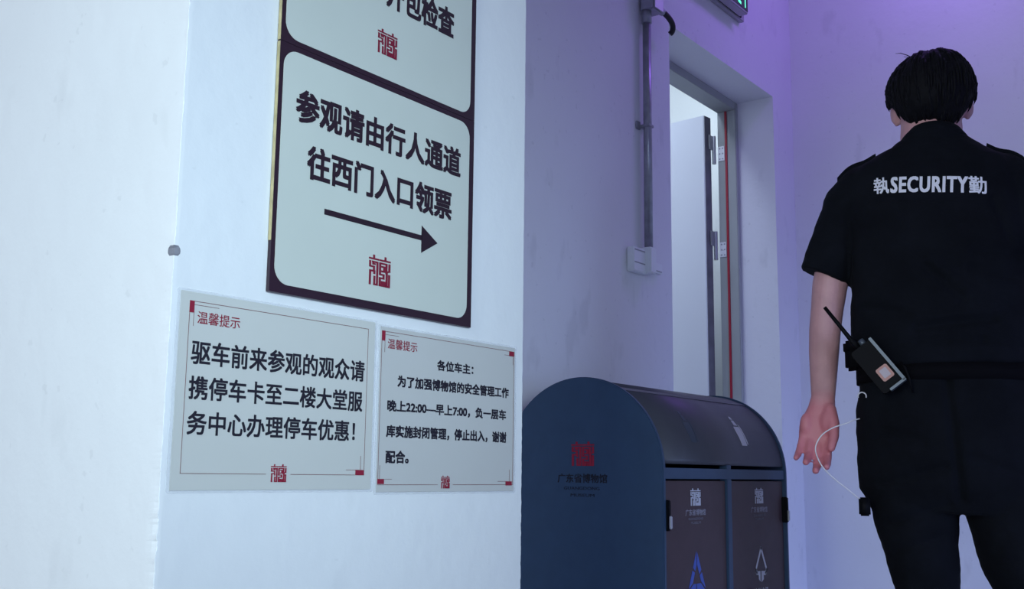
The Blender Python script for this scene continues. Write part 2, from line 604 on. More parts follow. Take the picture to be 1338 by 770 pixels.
for hz in (2.010, 1.643, 0.35):
    m = MB()
    m.tube([(LX1 + 0.010, LY0 - 0.008, hz - 0.052), (LX1 + 0.010, LY0 - 0.008, hz + 0.055)], 0.0075, 12)
    m.box(LX1 - 0.022, LX1 + 0.008, LY0 - 0.0045, LY0 - 0.002, hz, hz + 0.055)
    h_ = dl(m).build('hinge', M['steel'], door)
    m = MB()
    m.box(DX1 - FI - 0.003, DX1 - FI, FY0 + 0.046, FY0 + 0.072, hz - 0.042, hz + 0.014)
    pl_ = dl(m).build('hinge_plate', M['hinge_plate'], h_)
    for a in (0.053, 0.065):
        for c in (-0.034, -0.014, 0.006):
            m = MB()
            m.ell((DX1 - FI - 0.003, FY0 + a, hz + c), (0.0015, 0.003, 0.003), seg=10)
            dl(m).build('screw', M['galv'], h_)

# ------------------------------------------------------------------ museum signs on the pier
PF = plane((0, 0, 0), (1, 0, 0), (0, 0, 1), (0, -1, 0))     # front of the pier


def sign(zb, zt, fz0, fz1, label, lines, emb, arrow=None, strip=None):
    t = empty('wall_sign', (0.292, 0, zb), label=label, category='sign', group='museum sign boards on the pier')

    def L(mb):
        bmesh.ops.translate(mb.bm, verts=mb.bm.verts, vec=-Vector((0.292, 0, zb)))
        return mb
    m = MB()
    m.rect(PF, 0.1155, zb, 0.4846, zt, 0.001, 0.006)
    L(m).build('backing_board', M['sign_dark'], t)
    m = MB()
    m.poly(PF, rrect(0.1218, fz0, 0.474, fz1, 0.021), 0.006, 0.0064)
    L(m).build('sign_face', M['sign_face'], t)
    for (txt, x0, x1, z0, z1) in lines:
        m = MB()
        add_text(m, PF, txt, x0, x1, z0, z1, 0.0066, 0.029)
        L(m).build('text_line', M['sign_ink'], t)
    m = MB()
    add_emblem(m, PF, *emb, 0.0066, 0.92)
    e = L(m).build('emblem', M['emblem'], t)
    e['label'] = 'dark red museum emblem'
    if arrow:
        m = MB()
        m.rect(PF, 0.1957, 1.1074, 0.3754, 1.1145, 0.0066, 0.0069)
        m.poly(PF, [(0.3744, 1.0905), (0.4076, 1.1093), (0.3744, 1.1278)], 0.0066, 0.0069)
        L(m).build('arrow', M['sign_ink'], t)
    m = MB()
    m.box(0.1148, 0.1155, -0.0058, -0.0012, strip[0], strip[1])
    e = L(m).build('raw_edge', M['sign_edge'], t)
    e['label'] = 'yellowish raw board edge on the left side'
    return t


sign(1.0023, 1.3027, 1.0126, 1.2956, 'cream sign board with black arrow and two lines of Chinese text',
     [('参观请由行人通道', 0.1429, 0.4544, 1.2111, 1.2529), ('往西门入口领票', 0.1645, 0.4362, 1.1452, 1.1875)],
     (0.2762, 0.3145, 1.033, 1.0722), arrow=True, strip=(1.0617, 1.3017))
sign(1.3032, 1.6036, 1.3095, 1.595, 'cream sign board mounted above the arrow sign, cut off by the top of the photo',
     [('开包检查', 0.2923, 0.4335, 1.4099, 1.4541)],
     (0.279, 0.3148, 1.3409, 1.3751), strip=(1.3037, 1.603))


# ------------------------------------------------------------------ laminated notices
def frame_lines(m, x0, x1, z0, z1, gap, wd=0.0006, n=0.0016):
    m.rect(PF, x0, z1 - wd, x1, z1, n, n + 0.0002)
    m.rect(PF, x0, z0, x0 + wd, z1, n, n + 0.0002)
    m.rect(PF, x1 - wd, z0, x1, z1, n, n + 0.0002)
    m.rect(PF, x0, z0, gap[0], z0 + wd, n, n + 0.0002)
    m.rect(PF, gap[1], z0, x1, z0 + wd, n, n + 0.0002)


def notice(x0, x1, z0, z1, pmat, label, border, gap, heading, lines, emb, marks, ticks, bold, yoff=0.0):
    base = Vector(((x0 + x1) / 2, -yoff, z0))
    t = empty('notice', base, label=label, category='notice', group='laminated notices on the pier')
    pf = (PF[0] + PF[3] * yoff, PF[1], PF[2], PF[3])

    def L(mb):
        bmesh.ops.translate(mb.bm, verts=mb.bm.verts, vec=-Vector((base.x, 0, base.z)))
        return mb
    m = MB()
    m.poly(PF, rrect(x0, z0, x1, z1, 0.003), 0.0006, 0.0011)
    L(m).build('laminate', M['film'], t)
    m = MB()
    m.rect(PF, x0 + 0.0045, z0 + 0.003, x1 - 0.0045, z1 - 0.003, 0.0011, 0.0014)
    L(m).build('paper', pmat, t)
    m = MB()
    frame_lines(m, *border, gap)
    for (a, c, d, e) in ticks:
        m.rect(PF, a, c, d, e, 0.0016, 0.0018)
    L(m).build('border', M['line_ink'], t)
    m = MB()
    add_text(m, PF, *heading, 0.0016, 0.004, th=0.0002)
    L(m).build('heading', M['red_ink'], t)
    for ln in lines:
        m = MB()
        add_text(m, PF, *ln, 0.0016, bold, th=0.0002)
        L(m).build('text_line', M['ink'], t)
    m = MB()
    add_emblem(m, PF, *emb, 0.0016, 0.9, 0.0002)
    L(m).build('emblem', M['red_ink'], t)
    for (a, c, d, e) in marks:
        m = MB()
        m.rect(PF, a, c, d, e, 0.0018, 0.0020)
        L(m).build('corner_mark', M['red_ink'], t)
    return t


notice(-0.0035, 0.3010, 0.7768, 0.9906, M['paper'],
       'larger-lettered laminated notice nearest the pier corner, three lines of bold text',
       (0.0122, 0.2842, 0.7968, 0.9782), (0.1277, 0.1643),
       ('温馨提示', 0.0230, 0.0803, 0.9547, 0.9680),
       [('驱车前来参观的观众请', 0.0173, 0.2794, 0.9110, 0.9370), ('携停车卡至二楼大堂服', 0.0170, 0.2774, 0.8740, 0.8990), ('务中心办理停车优惠！', 0.0172, 0.2660, 0.8370, 0.8622)],
       (0.1350, 0.1572, 0.7880, 0.8080),
       [(0.0120, 0.9655, 0.0182, 0.9782), (0.2690, 0.7968, 0.2838, 0.8032)],
       [(0.018, 0.9740, 0.0509, 0.9745), (0.0178, 0.9514, 0.0183, 0.966), (0.253, 0.8027, 0.270, 0.8032), (0.2772, 0.803, 0.2778, 0.8201)], 0.020)
notice(0.3028, 0.6010, 0.7733, 0.9872, M['paper2'],
       'smaller-lettered laminated notice beside the bin, five lines with opening hours',
       (0.3088, 0.5940, 0.7850, 0.9790), (0.4250, 0.4570),
       ('温馨提示', 0.3204, 0.3773, 0.9572, 0.9702),
       [('各位车主：', 0.4186, 0.4975, 0.9372, 0.9515), ('为了加强博物馆的安全管理工作', 0.3407, 0.5817, 0.9093, 0.9247),
        ('晚上22:00—早上7:00，负一层车', 0.3227, 0.5759, 0.8770, 0.8922), ('库实施封闭管理，停止出入，谢谢', 0.3220, 0.5771, 0.8444, 0.8604), ('配合。', 0.3221, 0.3660, 0.8120, 0.8282)],
       (0.4322, 0.4496, 0.7800, 0.7970),
       [(0.3088, 0.9665, 0.3150, 0.9793), (0.5818, 0.9718, 0.5942, 0.9785), (0.3083, 0.7862, 0.3204, 0.7925), (0.5765, 0.7842, 0.5915, 0.7900)],
       [(0.315, 0.9745, 0.3407, 0.9750), (0.3146, 0.9519, 0.3151, 0.967), (0.5705, 0.9722, 0.582, 0.9727), (0.5914, 0.9592, 0.5919, 0.972),
        (0.320, 0.7919, 0.3353, 0.7924), (0.3118, 0.7925, 0.3123, 0.8095), (0.5577, 0.7897, 0.577, 0.7902), (0.5853, 0.790, 0.5858, 0.8065)], 0.034)


# ------------------------------------------------------------------ litter bin
def build_bin():
    BX0, BX1, BY0, R, ZC = 1.292, 1.934, 0.130, 0.2015, 0.8085
    CY = BY0 + R
    base = Vector(((BX0 + BX1) / 2, CY, 0))
    t = empty('litter_bin', base, label='dark slate arched-top litter bin with two brown doors below the conduit', category='bin')

    def L(mb):
        bmesh.ops.translate(mb.bm, verts=mb.bm.verts, vec=-base)
        return mb

    def arch(r, zb, k=48):
        return [(CY - r, zb)] + [(CY - r * math.cos(PI * i / k), ZC + r * math.sin(PI * i / k)) for i in range(k + 1)] + [(CY + r, zb)]
    PX = plane((0, 0, 0), (0, 1, 0), (0, 0, 1), (1, 0, 0))
    ends = []
    for (a, c) in ((BX0, BX0 + 0.012), (BX1 - 0.012, BX1)):
        m = MB()
        m.poly(PX, arch(R, 0.04), a, c)
        bmesh.ops.bevel(m.bm, geom=[e for e in m.bm.edges if abs(e.verts[0].co.x - e.verts[1].co.x) < 1e-6], offset=0.0025, segments=2, affect='EDGES')
        e = L(m).build('end_panel', M['bin_body'], t)
        ends.append(e)
    # hood: curved sheet from above the slots over the crown to the back
    m = MB()
    r0, r1 = R - 0.014, R - 0.0045
    k = 60
    outer = [(CY - r1 * math.cos(a), ZC + r1 * math.sin(a)) for a in [math.radians(5.0 + 175.0 * i / k) for i in range(k + 1)]]
    inner = [(CY - r0 * math.cos(a), ZC + r0 * math.sin(a)) for a in [math.radians(5.0 + 175.0 * i / k) for i in range(k + 1)]]
    m.poly(PX, outer + inner[::-1], BX0 + 0.012, BX1 - 0.012)
    hood = L(m).build('hood', M['bin_hood'], t)
    for f in hood.data.polygons:
        n = f.normal
        if abs(n.x) < 0.5:
            f.use_smooth = True
    # crown strip where the hood folds over
    m = MB()
    a0, a1 = math.radians(60), math.radians(64)
    m.poly(PX, [(CY - (r1 + 0.0012) * math.cos(a), ZC + (r1 + 0.0012) * math.sin(a)) for a in (a0, (a0 + a1) / 2, a1)] + [(CY - r1 * 0.995 * math.cos(a), ZC + r1 * 0.995 * math.sin(a)) for a in (a1, a0)], BX0 + 0.012, BX1 - 0.012)
    L(m).build('crown_seam', M['bin_hood'], t)
    # inner body behind slots, back sheet, frame
    m = MB()
    m.box(BX0 + 0.012, BX1 - 0.012, CY + R - 0.010, CY + R - 0.004, 0.05, ZC + 0.01)
    L(m).build('back_panel', M['bin_body'], t)
    XM0, XM1 = 1.5975, 1.6190
    m = MB()
    m.box(BX0 + 0.012, BX1 - 0.012, BY0 + 0.003, BY0 + 0.022, 0.7945, 0.8170, 0.001)
    m.box(XM0, XM1, BY0 + 0.004, BY0 + 0.022, 0.8165, 0.8262)
    m.box(XM0, XM1, BY0 + 0.003, BY0 + 0.022, 0.085, 0.7945, 0.001)
    m.box(BX0 + 0.012, BX1 - 0.012, BY0 + 0.003, BY0 + 0.022, 0.05, 0.085, 0.001)
    L(m).build('front_frame', M['bin_body'], t)
    m = MB()
    m.box(BX0 + 0.02, BX1 - 0.02, BY0 + 0.035, CY + R - 0.03, 0.06, 0.80)
    L(m).build('liner', M['black_pl'], t)
    for x in (BX0 + 0.05, BX1 - 0.05):
        for y in (BY0 + 0.05, CY + R - 0.05):
            m = MB()
            m.tube([(x, y, 0.0), (x, y, 0.062)], 0.018, 12)
            L(m).build('foot', M['black_pl'], t)
    # prints on the end panel (seen from -x: right is -y)
    PE = plane((BX0, 0, 0), (0, -1, 0), (0, 0, 1), (-1, 0, 0))
    m = MB()
    add_emblem(m, PE, -0.3510, -0.2962, 0.8185, 0.8700, 0.0003, 0.95)
    L(m).build('emblem', M['bin_red'], ends[0])['label'] = 'red museum emblem'
    m = MB()
    add_text(m, PE, '广东省博物馆', -0.3875, -0.2625, 0.7835, 0.8030, 0.0003, 0.018)
    L(m).build('text_line', M['bin_ink'], ends[0])
    m = MB()
    add_text(m, PE, 'GUANGDONG', -0.3715, -0.2815, 0.7690, 0.7755, 0.0003, 0.0)
    L(m).build('text_line', M['bin_ink'], ends[0])
    m = MB()
    add_text(m, PE, 'MUSEUM', -0.3540, -0.2945, 0.7545, 0.7610, 0.0003, 0.0)
    L(m).build('text_line', M['bin_ink'], ends[0])
    # doors
    PD = plane((0, BY0 + 0.008, 0), (1, 0, 0), (0, 0, 1), (0, -1, 0))
    for (x0, x1, ex, tri) in ((BX0 + 0.0135, XM0 - 0.002, 1.4485, 'blue'), (XM1 + 0.002, BX1 - 0.0135, 1.7785, 'white')):
        m = MB()
        m.box(x0, x1, BY0 + 0.008, BY0 + 0.024, 0.088, 0.7905, 0.0012)
        d = L(m).build('door', M['bin_door'], t)
        m = MB()
        add_emblem(m, PD, ex - 0.0225, ex + 0.0225, 0.7375, 0.7740, 0.0003, 0.95)
        L(m).build('emblem', M['bin_silver'], d)['label'] = 'silver museum emblem'
        m = MB()
        add_text(m, PD, '广东省博物馆', ex - 0.047, ex + 0.047, 0.7175, 0.7310, 0.0003, 0.015)
        L(m).build('text_line', M['bin_silver_dim'], d)
        for (tx, hw, za) in (('GUANGDONG', 0.034, 0.7085), ('MUSEUM', 0.023, 0.7000)):
            m = MB()
            add_text(m, PD, tx, ex - hw, ex + hw, za, za + 0.005, 0.0003, 0.03)
            L(m).build('text_line', M['bin_silver_faint'], d)
        m = MB()
        if tri == 'blue':
            # three folded arrows chasing round a tall triangle
            T, A, C = (ex + 0.001, 0.646), (ex - 0.040, 0.562), (ex + 0.042, 0.562)
            lerp = lambda p, q, f: (p[0] + (q[0] - p[0]) * f, p[1] + (q[1] - p[1]) * f)
            ctr = ((T[0] + A[0] + C[0]) / 3, (T[1] + A[1] + C[1]) / 3)
            ins = lambda p, f: lerp(p, ctr, f)
            for P, Q in ((T, C), (C, A), (A, T)):
                m.poly(PD, [lerp(P, Q, 0.06), lerp(P, Q, 0.50), lerp(ins(P, 0.5), ins(Q, 0.5), 0.55), lerp(ins(P, 0.5), ins(Q, 0.5), 0.06)], 0.0003, 0.0006)
                m.poly(PD, [lerp(P, Q, 0.57), lerp(P, Q, 0.97), lerp(ins(P, 0.5), ins(Q, 0.5), 0.92), lerp(ins(P, 0.5), ins(Q, 0.5), 0.62)], 0.0003, 0.0006)
            L(m).build('recycling_symbol', M['bin_blue'], d)['label'] = 'blue recycling arrows'
            m = MB()
            add_text(m, PD, '可回收物', ex - 0.045, ex + 0.045, 0.526, 0.548, 0.0003, 0.01)
            L(m).build('caption', M['bin_blue'], d)
        else:
            m.stroke(PD, [(ex + 0.004, 0.634), (ex - 0.028, 0.586), (ex - 0.022, 0.580)], 0.007, 0.0003, 0.0006)
            m.stroke(PD, [(ex + 0.004, 0.634), (ex + 0.034, 0.583), (ex + 0.028, 0.577)], 0.007, 0.0003, 0.0006)
            m.poly(PD, [(ex - 0.029, 0.582), (ex - 0.003, 0.582), (ex - 0.003, 0.558), (ex - 0.012, 0.564), (ex - 0.012, 0.574), (ex - 0.024, 0.574)], 0.0003, 0.0006)
            m.poly(PD, [(ex + 0.003, 0.582), (ex + 0.034, 0.580), (ex + 0.026, 0.571), (ex + 0.016, 0.572), (ex + 0.016, 0.562), (ex + 0.003, 0.556)], 0.0003, 0.0006)
            L(m).build('waste_symbol', M['bin_silver'], d)['label'] = 'pale tapering waste arrow symbol'
            m = MB()
            add_text(m, PD, '其他垃圾', ex - 0.042, ex + 0.042, 0.522, 0.544, 0.0003, 0.01)
            L(m).build('caption', M['bin_silver'], d)
    # catches on the outer edge of each door
    for x in (BX0 + 0.010, BX1 - 0.020):
        m = MB()
        m.box(x, x + 0.011, BY0 - 0.006, BY0 + 0.010, 0.690, 0.752, 0.002)
        h_ = L(m).build('door_catch', M['black_pl'], t)
        m = MB()
        m.box(x + 0.001, x + 0.010, BY0 - 0.010, BY0 - 0.005, 0.694, 0.720, 0.0015)
        L(m).build('lever', M['steel'], h_)
    # prints on the curved hood
    def on_hood(m, pts, n=0.0006):
        # pts: lower left, lower right, upper right, upper left as (x, degrees up from the front edge)
        b = bmesh.new()
        rows = []
        K = 8
        for i in range(K + 1):
            f = i / K
            row = []
            for p, q in ((pts[0], pts[3]), (pts[1], pts[2])):
                x, a = p[0] + (q[0] - p[0]) * f, math.radians(p[1] + (q[1] - p[1]) * f)
                row.append([b.verts.new((x, CY - (r1 + e) * math.cos(a), ZC + (r1 + e) * math.sin(a))) for e in (n, -0.001)])
            rows.append(row)
        for r0_, r1_ in zip(rows, rows[1:]):
            b.faces.new((r0_[0][0], r0_[1][0], r1_[1][0], r1_[0][0]))
            for s_ in (0, 1):
                b.faces.new((r0_[s_][0], r1_[s_][0], r1_[s_][1], r0_[s_][1]))
        bmesh.ops.recalc_face_normals(b, faces=b.faces)
        m._merge(b)
    for (cx, col, lb) in ((1.722, 'bin_silver', 'pale bottle pictogram'), (1.462, 'bin_green', 'faded dark bottle pictogram')):
        m = MB()
        P = lambda x, a: (cx + x, a)
        on_hood(m, [P(-0.013, 19), P(0.013, 19), P(0.016, 30), P(-0.016, 30)])
        on_hood(m, [P(-0.016, 30), P(0.016, 30), P(0.014, 33.5), P(-0.014, 33.5)])
        on_hood(m, [P(-0.006, 34.5), P(0.011, 34.5), P(0.008, 39), P(-0.004, 39)])
        on_hood(m, [P(-0.004, 39.8), P(0.008, 39.8), P(0.006, 42.5), P(-0.002, 42.5)])
        on_hood(m, [P(0.0185, 20), P(0.0225, 20), P(0.0225, 33), P(0.0185, 36)])
        L(m).build('pictogram', M[col], hood)['label'] = lb


build_bin()

# ------------------------------------------------------------------ conduit, socket box, cable, exit sign
cy = WY - 0.022
CX = 1.992
t = empty('conduit', (CX, cy, 1.43), label='galvanised steel conduit running down the wall from a junction box', category='pipe')
LC = lambda mb: (bmesh.ops.translate(mb.bm, verts=mb.bm.verts, vec=-Vector((CX, cy, 1.43))), mb)[1]
m = MB()
m.tube([(CX, cy, 1.440), (CX, cy, 2.172)], 0.0125, 20)
m.tube([(CX, cy, 2.172), (CX, cy, 3.045)], 0.0115, 20)
LC(m).build('pipe', M['galv'], t, True)
m = MB()
m.tube([(CX, cy, 2.120), (CX, cy, 2.157)], 0.0150, 20)
LC(m).build('coupling', M['galv'], t, True)
m = MB()
m.box(CX - 0.014, CX + 0.014, cy - 0.013, WY - 0.001, 1.800, 1.808, 0.001)
m.box(CX - 0.034, CX - 0.013, WY - 0.006, WY - 0.001, 1.793, 1.816, 0.001)
LC(m).build('saddle_clip', M['galv'], t)
m = MB()
m.box(1.978, 2.036, WY - 0.054, WY - 0.008, 2.157, 2.29, 0.003)
m.box(1.990, 2.024, WY - 0.009, WY - 0.001, 2.170, 2.28)
jb = LC(m).build('junction_box', M['galv'], t)
m = MB()
m.box(1.981, 2.033, WY - 0.057, WY - 0.054, 2.160, 2.287, 0.001)
LC(m).build('box_cover', M['steel'], jb)

t = empty('switch_box', (2.00, WY, 1.36), label='white plastic socket box on the wall below the conduit', category='electrical box')
LS = lambda mb: (bmesh.ops.translate(mb.bm, verts=mb.bm.verts, vec=-Vector((2.00, WY, 1.36))), mb)[1]
m = MB()
m.box(1.902, 1.976, WY - 0.024, WY - 0.001, 1.364, 1.434, 0.003)
LS(m).build('box_body', M['white_pl'], t)
m = MB()
m.box(1.998, 2.084, WY - 0.016, WY - 0.001, 1.380, 1.410, 0.002)
LS(m).build('side_plate', M['white_pl'], t)
m = MB()
m.box(1.968, 2.002, WY - 0.042, WY - 0.001, 1.366, 1.441, 0.003)
LS(m).build('conduit_adapter', M['white_pl'], t)
for gr in ((1.908, 1.965, WY - 0.0255, WY - 0.024, 1.388, 1.391), (1.908, 1.965, WY - 0.0255, WY - 0.024, 1.424, 1.427), (2.012, 2.078, WY - 0.0172, WY - 0.016, 1.384, 1.387)):
    m = MB()
    m.box(*gr)
    LS(m).build('groove', M['grey_pl'], t)

pts = [(2.037, WY - 0.043, 2.170), (2.050, WY - 0.048, 2.168), (2.072, WY - 0.051, 2.161), (2.094, WY - 0.051, 2.152), (2.107, WY - 0.048, 2.142), (2.111, WY - 0.043, 2.131), (2.109, WY - 0.037, 2.124)]
c0 = Vector((2.037, WY - 0.043, 2.170))
sm_ = []
for i in range(len(pts) - 1):
    for k in range(6):
        f = k / 6
        p0, p1, p2, p3 = [Vector(pts[min(max(j, 0), len(pts) - 1)]) for j in (i - 1, i, i + 1, i + 2)]
        sm_.append(0.5 * ((2 * p1) + (p2 - p0) * f + (2 * p0 - 5 * p1 + 4 * p2 - p3) * f * f + (3 * p1 - p0 - 3 * p2 + p3) * f ** 3))
sm_.append(Vector(pts[-1]))
t = empty('cable', c0, label='short black flexible cable bending out of the junction box', category='cable')
m = MB()
m.tube([p - c0 for p in sm_], 0.0085, 14)
m.build('sleeve', M['black_cable'], t, True)
m = MB()
m.tube([Vector((2.0370, WY - 0.043, 2.170)) - c0, Vector((2.0480, WY - 0.047, 2.1685)) - c0], 0.0115, 14)
m.build('gland', M['galv'], t, True)

EX0, EX1, EZ = 2.29, 2.643, 2.372
t = empty('exit_sign', (2.49, WY, EZ), label='green lit running-man exit sign above the doorway', category='sign')
LE = lambda mb: (bmesh.ops.translate(mb.bm, verts=mb.bm.verts, vec=-Vector((2.49, WY, EZ))), mb)[1]
m = MB()
m.box(EX0 + 0.03, EX1 + 0.050, WY - 0.020, WY - 0.001, EZ, EZ + 0.150, 0.002)
LE(m).build('back_plate', M['exit_body'], t)
m = MB()
m.box(EX0 + 0.03, EX1 + 0.02, WY - 0.024, WY - 0.020, EZ + 0.006, EZ + 0.144)
LE(m).build('gasket', M['black_pl'], t)
m = MB()
m.box(EX0, EX1, WY - 0.056, WY - 0.024, EZ + 0.002, EZ + 0.150, 0.002)
LE(m).build('housing', M['exit_body'], t)
m = MB()
PXS = plane((0, WY - 0.056, 0), (1, 0, 0), (0, 0, 1), (0, -1, 0))
m.rect(PXS, EX0 + 0.004, EZ + 0.010, EX1 - 0.001, EZ + 0.146, 0.0, 0.001)
LE(m).build('face_plate', M['exit_face'], t)
m = MB()
ox, oz = 2.565, EZ + 0.022


def es(pts, wd):
    m.stroke(PXS, [(ox + a, oz + c) for a, c in pts], wd, 0.0012, 0.0016)


es([(0.000, 0.066), (-0.012, 0.044)], 0.016)
es([(-0.012, 0.042), (0.012, 0.030), (0.006, 0.004), (0.018, 0.002)], 0.010)
es([(-0.014, 0.042), (-0.026, 0.022), (-0.046, 0.016)], 0.010)
es([(0.002, 0.068), (0.024, 0.052), (0.036, 0.060)], 0.008)
es([(-0.002, 0.068), (-0.026, 0.066), (-0.032, 0.050)], 0.008)
m.poly(PXS, [(ox + 0.012 + 0.012 * math.cos(k * PI / 10), oz + 0.090 + 0.012 * math.sin(k * PI / 10)) for k in range(20)], 0.0012, 0.0016)
es([(0.056, 0.100), (0.056, 0.0)], 0.007)
es([(0.056, 0.100), (0.030, 0.100)], 0.007)
es([(-0.20, 0.050), (-0.09, 0.050)], 0.014)
m.poly(PXS, [(ox - 0.225, oz + 0.050), (ox - 0.185, oz + 0.078), (ox - 0.185, oz + 0.022)], 0.0012, 0.0016)
LE(m).build('pictogram', M['exit_green'], t)

# ------------------------------------------------------------------ the guard
GB = Vector((1.585, -0.335, 0.0))
GH = math.radians(15.117)
G_RZ = GH - PI / 2          # local x: to the person's right, local y: the way the person walks


def g2w(x, y, z):
    return GB + Vector((math.sin(GH), -math.cos(GH), 0)) * x + Vector((math.cos(GH), math.sin(GH), 0)) * y + Vector((0, 0, z))


person = empty('person', GB, G_RZ, label='person in black short-sleeved security uniform walking away, seen from behind', category='person')


def finger(mb, base, splay, lens, flex, r):
    p = Vector(base)
    pts = [p.copy()]
    for L_, a in zip(lens, flex):
        a = math.radians(a)
        p = p + Vector((splay * L_ * math.cos(a), -L_ * math.sin(a), -L_ * math.cos(a)))
        pts.append(p.copy())
    rr = [r * 1.04, r * 1.0, r * 0.92, r * 0.80]
    mb.limb(pts, rr, 14)


def arm(mb, side):
    """side -1: left arm as in the photo; +1: mirrored for the right arm"""
    cxm = 0.013
    fx = (lambda x: x) if side < 0 else (lambda x: 2 * cxm - x)
    P = lambda x, y, z: (fx(x), y, z)
    pts = [P(-0.125, 0, 1.385), P(-0.155, -0.002, 1.335), P(-0.184, -0.005, 1.265), P(-0.199, -0.008, 1.20), P(-0.206, -0.010, 1.15), P(-0.2125, -0.006, 1.105),
           P(-0.2165, 0.0, 1.06), P(-0.2195, 0.005, 1.01), P(-0.2222, 0.010, 0.966)]
    rad = [0.036, 0.038, 0.038, 0.0365, 0.0335, 0.0325, 0.0310, 0.0278, 0.0245]
    fl = [(1, 1)] * 5 + [(1.0, 0.97), (1.0, 0.92), (1.0, 0.86), (1.0, 0.78)]
    mb.tube(pts, rad, 20, fl)
    mb.ell(pts[0], (0.036,) * 3)
    mb.ell(P(-0.213, -0.022, 1.148), (0.018, 0.016, 0.022))
    # palm
    mb.loft([(0.868, fx(-0.2375), -0.006, 0.0350, 0.0100), (0.876, fx(-0.2365), -0.005, 0.0375, 0.0125), (0.890, fx(-0.2345), -0.003, 0.0385, 0.0145), (0.910, fx(-0.2340), 0.000, 0.0375, 0.0160),
             (0.930, fx(-0.2300), 0.004, 0.0325, 0.0170), (0.948, fx(-0.2255), 0.007, 0.0275, 0.0180), (0.970, fx(-0.2222), 0.010, 0.0242, 0.0190)], 24, 2.4)
    # heel of the thumb and of the little finger
    mb.ell(P(-0.2120, -0.012, 0.912), (0.0160, 0.0130, 0.028))
    mb.ell(P(-0.2560, -0.008, 0.908), (0.0140, 0.0120, 0.026))
    sg = 1 if side < 0 else -1
    finger(mb, P(-0.2150, -0.006, 0.882), 0.02 * sg, (0.042, 0.026, 0.021), (22, 55, 72), 0.0088)
    finger(mb, P(-0.2315, -0.006, 0.881), -0.05 * sg, (0.046, 0.029, 0.022), (22, 52, 72), 0.0090)
    finger(mb, P(-0.2480, -0.006, 0.884), -0.10 * sg, (0.041, 0.027, 0.021), (30, 60, 78), 0.0085)
    finger(mb, P(-0.2630, -0.005, 0.890), -0.22 * sg, (0.034, 0.021, 0.018), (26, 50, 70), 0.0076)
    mb.limb([P(-0.2080, -0.006, 0.940), P(-0.2015, -0.016, 0.912), P(-0.2000, -0.026, 0.884), P(-0.2060, -0.034, 0.860)], [0.0135, 0.0130, 0.0105, 0.0085], 14)


HX, HY, HZ = 0.019, 0.004, -0.011
m = MB()
# torso, neck, head
m.loft([(0.88, 0.014, 0, 0.125, 0.09), (1.0, 0.014, 0, 0.135, 0.095), (1.15, 0.013, 0, 0.145, 0.098), (1.30, 0.012, 0, 0.150, 0.090), (1.40, 0.012, 0, 0.135, 0.07), (1.45, 0.014, 0, 0.080, 0.060), (1.48, 0.016, -0.004, 0.060, 0.058)], 32)
m.tube([(0.014, -0.012, 1.43), (0.014, -0.008, 1.50), (HX - 0.002, -0.004, 1.55)], [0.063, 0.0600, 0.0590], 24)
m.ell((HX, HY, HZ + 1.608), (0.0765, 0.093, 0.084), seg=32)
m.ell((HX, HY + 0.030, HZ + 1.545), (0.060, 0.068, 0.070), seg=32)
m.ell((HX, HY + 0.072, HZ + 1.500), (0.028, 0.024, 0.020))
m.ell((HX, HY + 0.060, HZ + 1.515), (0.046, 0.038, 0.034))
m.tube([(HX, HY + 0.088, HZ + 1.600), (HX, HY + 0.106, HZ + 1.566), (HX, HY + 0.094, HZ + 1.556)], [0.008, 0.0135, 0.011], 14)
for s in (-1, 1):
    m.ell((HX + s * 0.012, HY + 0.096, HZ + 1.560), (0.0085, 0.010, 0.008))
    m.ell((HX + s * 0.032, HY + 0.080, HZ + 1.612), (0.024, 0.012, 0.008))
    m.ell((HX + s * 0.036, HY + 0.074, HZ + 1.565), (0.020, 0.016, 0.020))
m.ell((HX, HY + 0.093, HZ + 1.532), (0.024, 0.010, 0.005))
m.ell((HX, HY + 0.092, HZ + 1.523), (0.020, 0.010, 0.006))
# ears
for s in (-1, 1):
    er = Matrix.Rotation(s * math.radians(-22), 3, 'Z') @ Matrix.Rotation(math.radians(8), 3, 'X')
    m.ell((HX + s * 0.0735, HY + 0.002, HZ + 1.583), (0.0070, 0.0170, 0.026), er)
    m.ell((HX + s * 0.0695, HY + 0.006, HZ + 1.561), (0.0060, 0.0090, 0.010), er)
arm(m, -1)
arm(m, 1)
# legs inside the trousers
LEG_L = [(-0.070, 0.0, 0.90, 0.080), (-0.054, 0.0, 0.76, 0.072), (-0.040, 0.004, 0.62, 0.055), (-0.026, 0.016, 0.48, 0.046), (-0.018, 0.006, 0.34, 0.046), (-0.008, -0.020, 0.16, 0.034), (-0.004, -0.028, 0.075, 0.034)]
LEG_R = [(0.100, 0.0, 0.90, 0.080), (0.125, 0.0, 0.76, 0.072), (0.150, 0.010, 0.62, 0.055), (0.166, 0.030, 0.48, 0.046), (0.178, 0.036, 0.34, 0.046), (0.192, 0.040, 0.16, 0.034), (0.198, 0.040, 0.075, 0.034)]
for lg in (LEG_L, LEG_R):
    m.tube([p[:3] for p in lg], [p[3] for p in lg], 24)
    a = lg[-1]
    m.tube([(a[0], a[1] - 0.035, 0.045), (a[0], a[1] + 0.05, 0.050), (a[0], a[1] + 0.14, 0.035), (a[0], a[1] + 0.19, 0.030)], [0.028, 0.034, 0.032, 0.020], 16)
    m.ell((a[0], a[1] - 0.01, 0.06), (0.032, 0.04, 0.045))
body_me = remesh(m.mesh('body'), 0.0032, 3)
body = link('body', body_me, M['skin'], person, True)

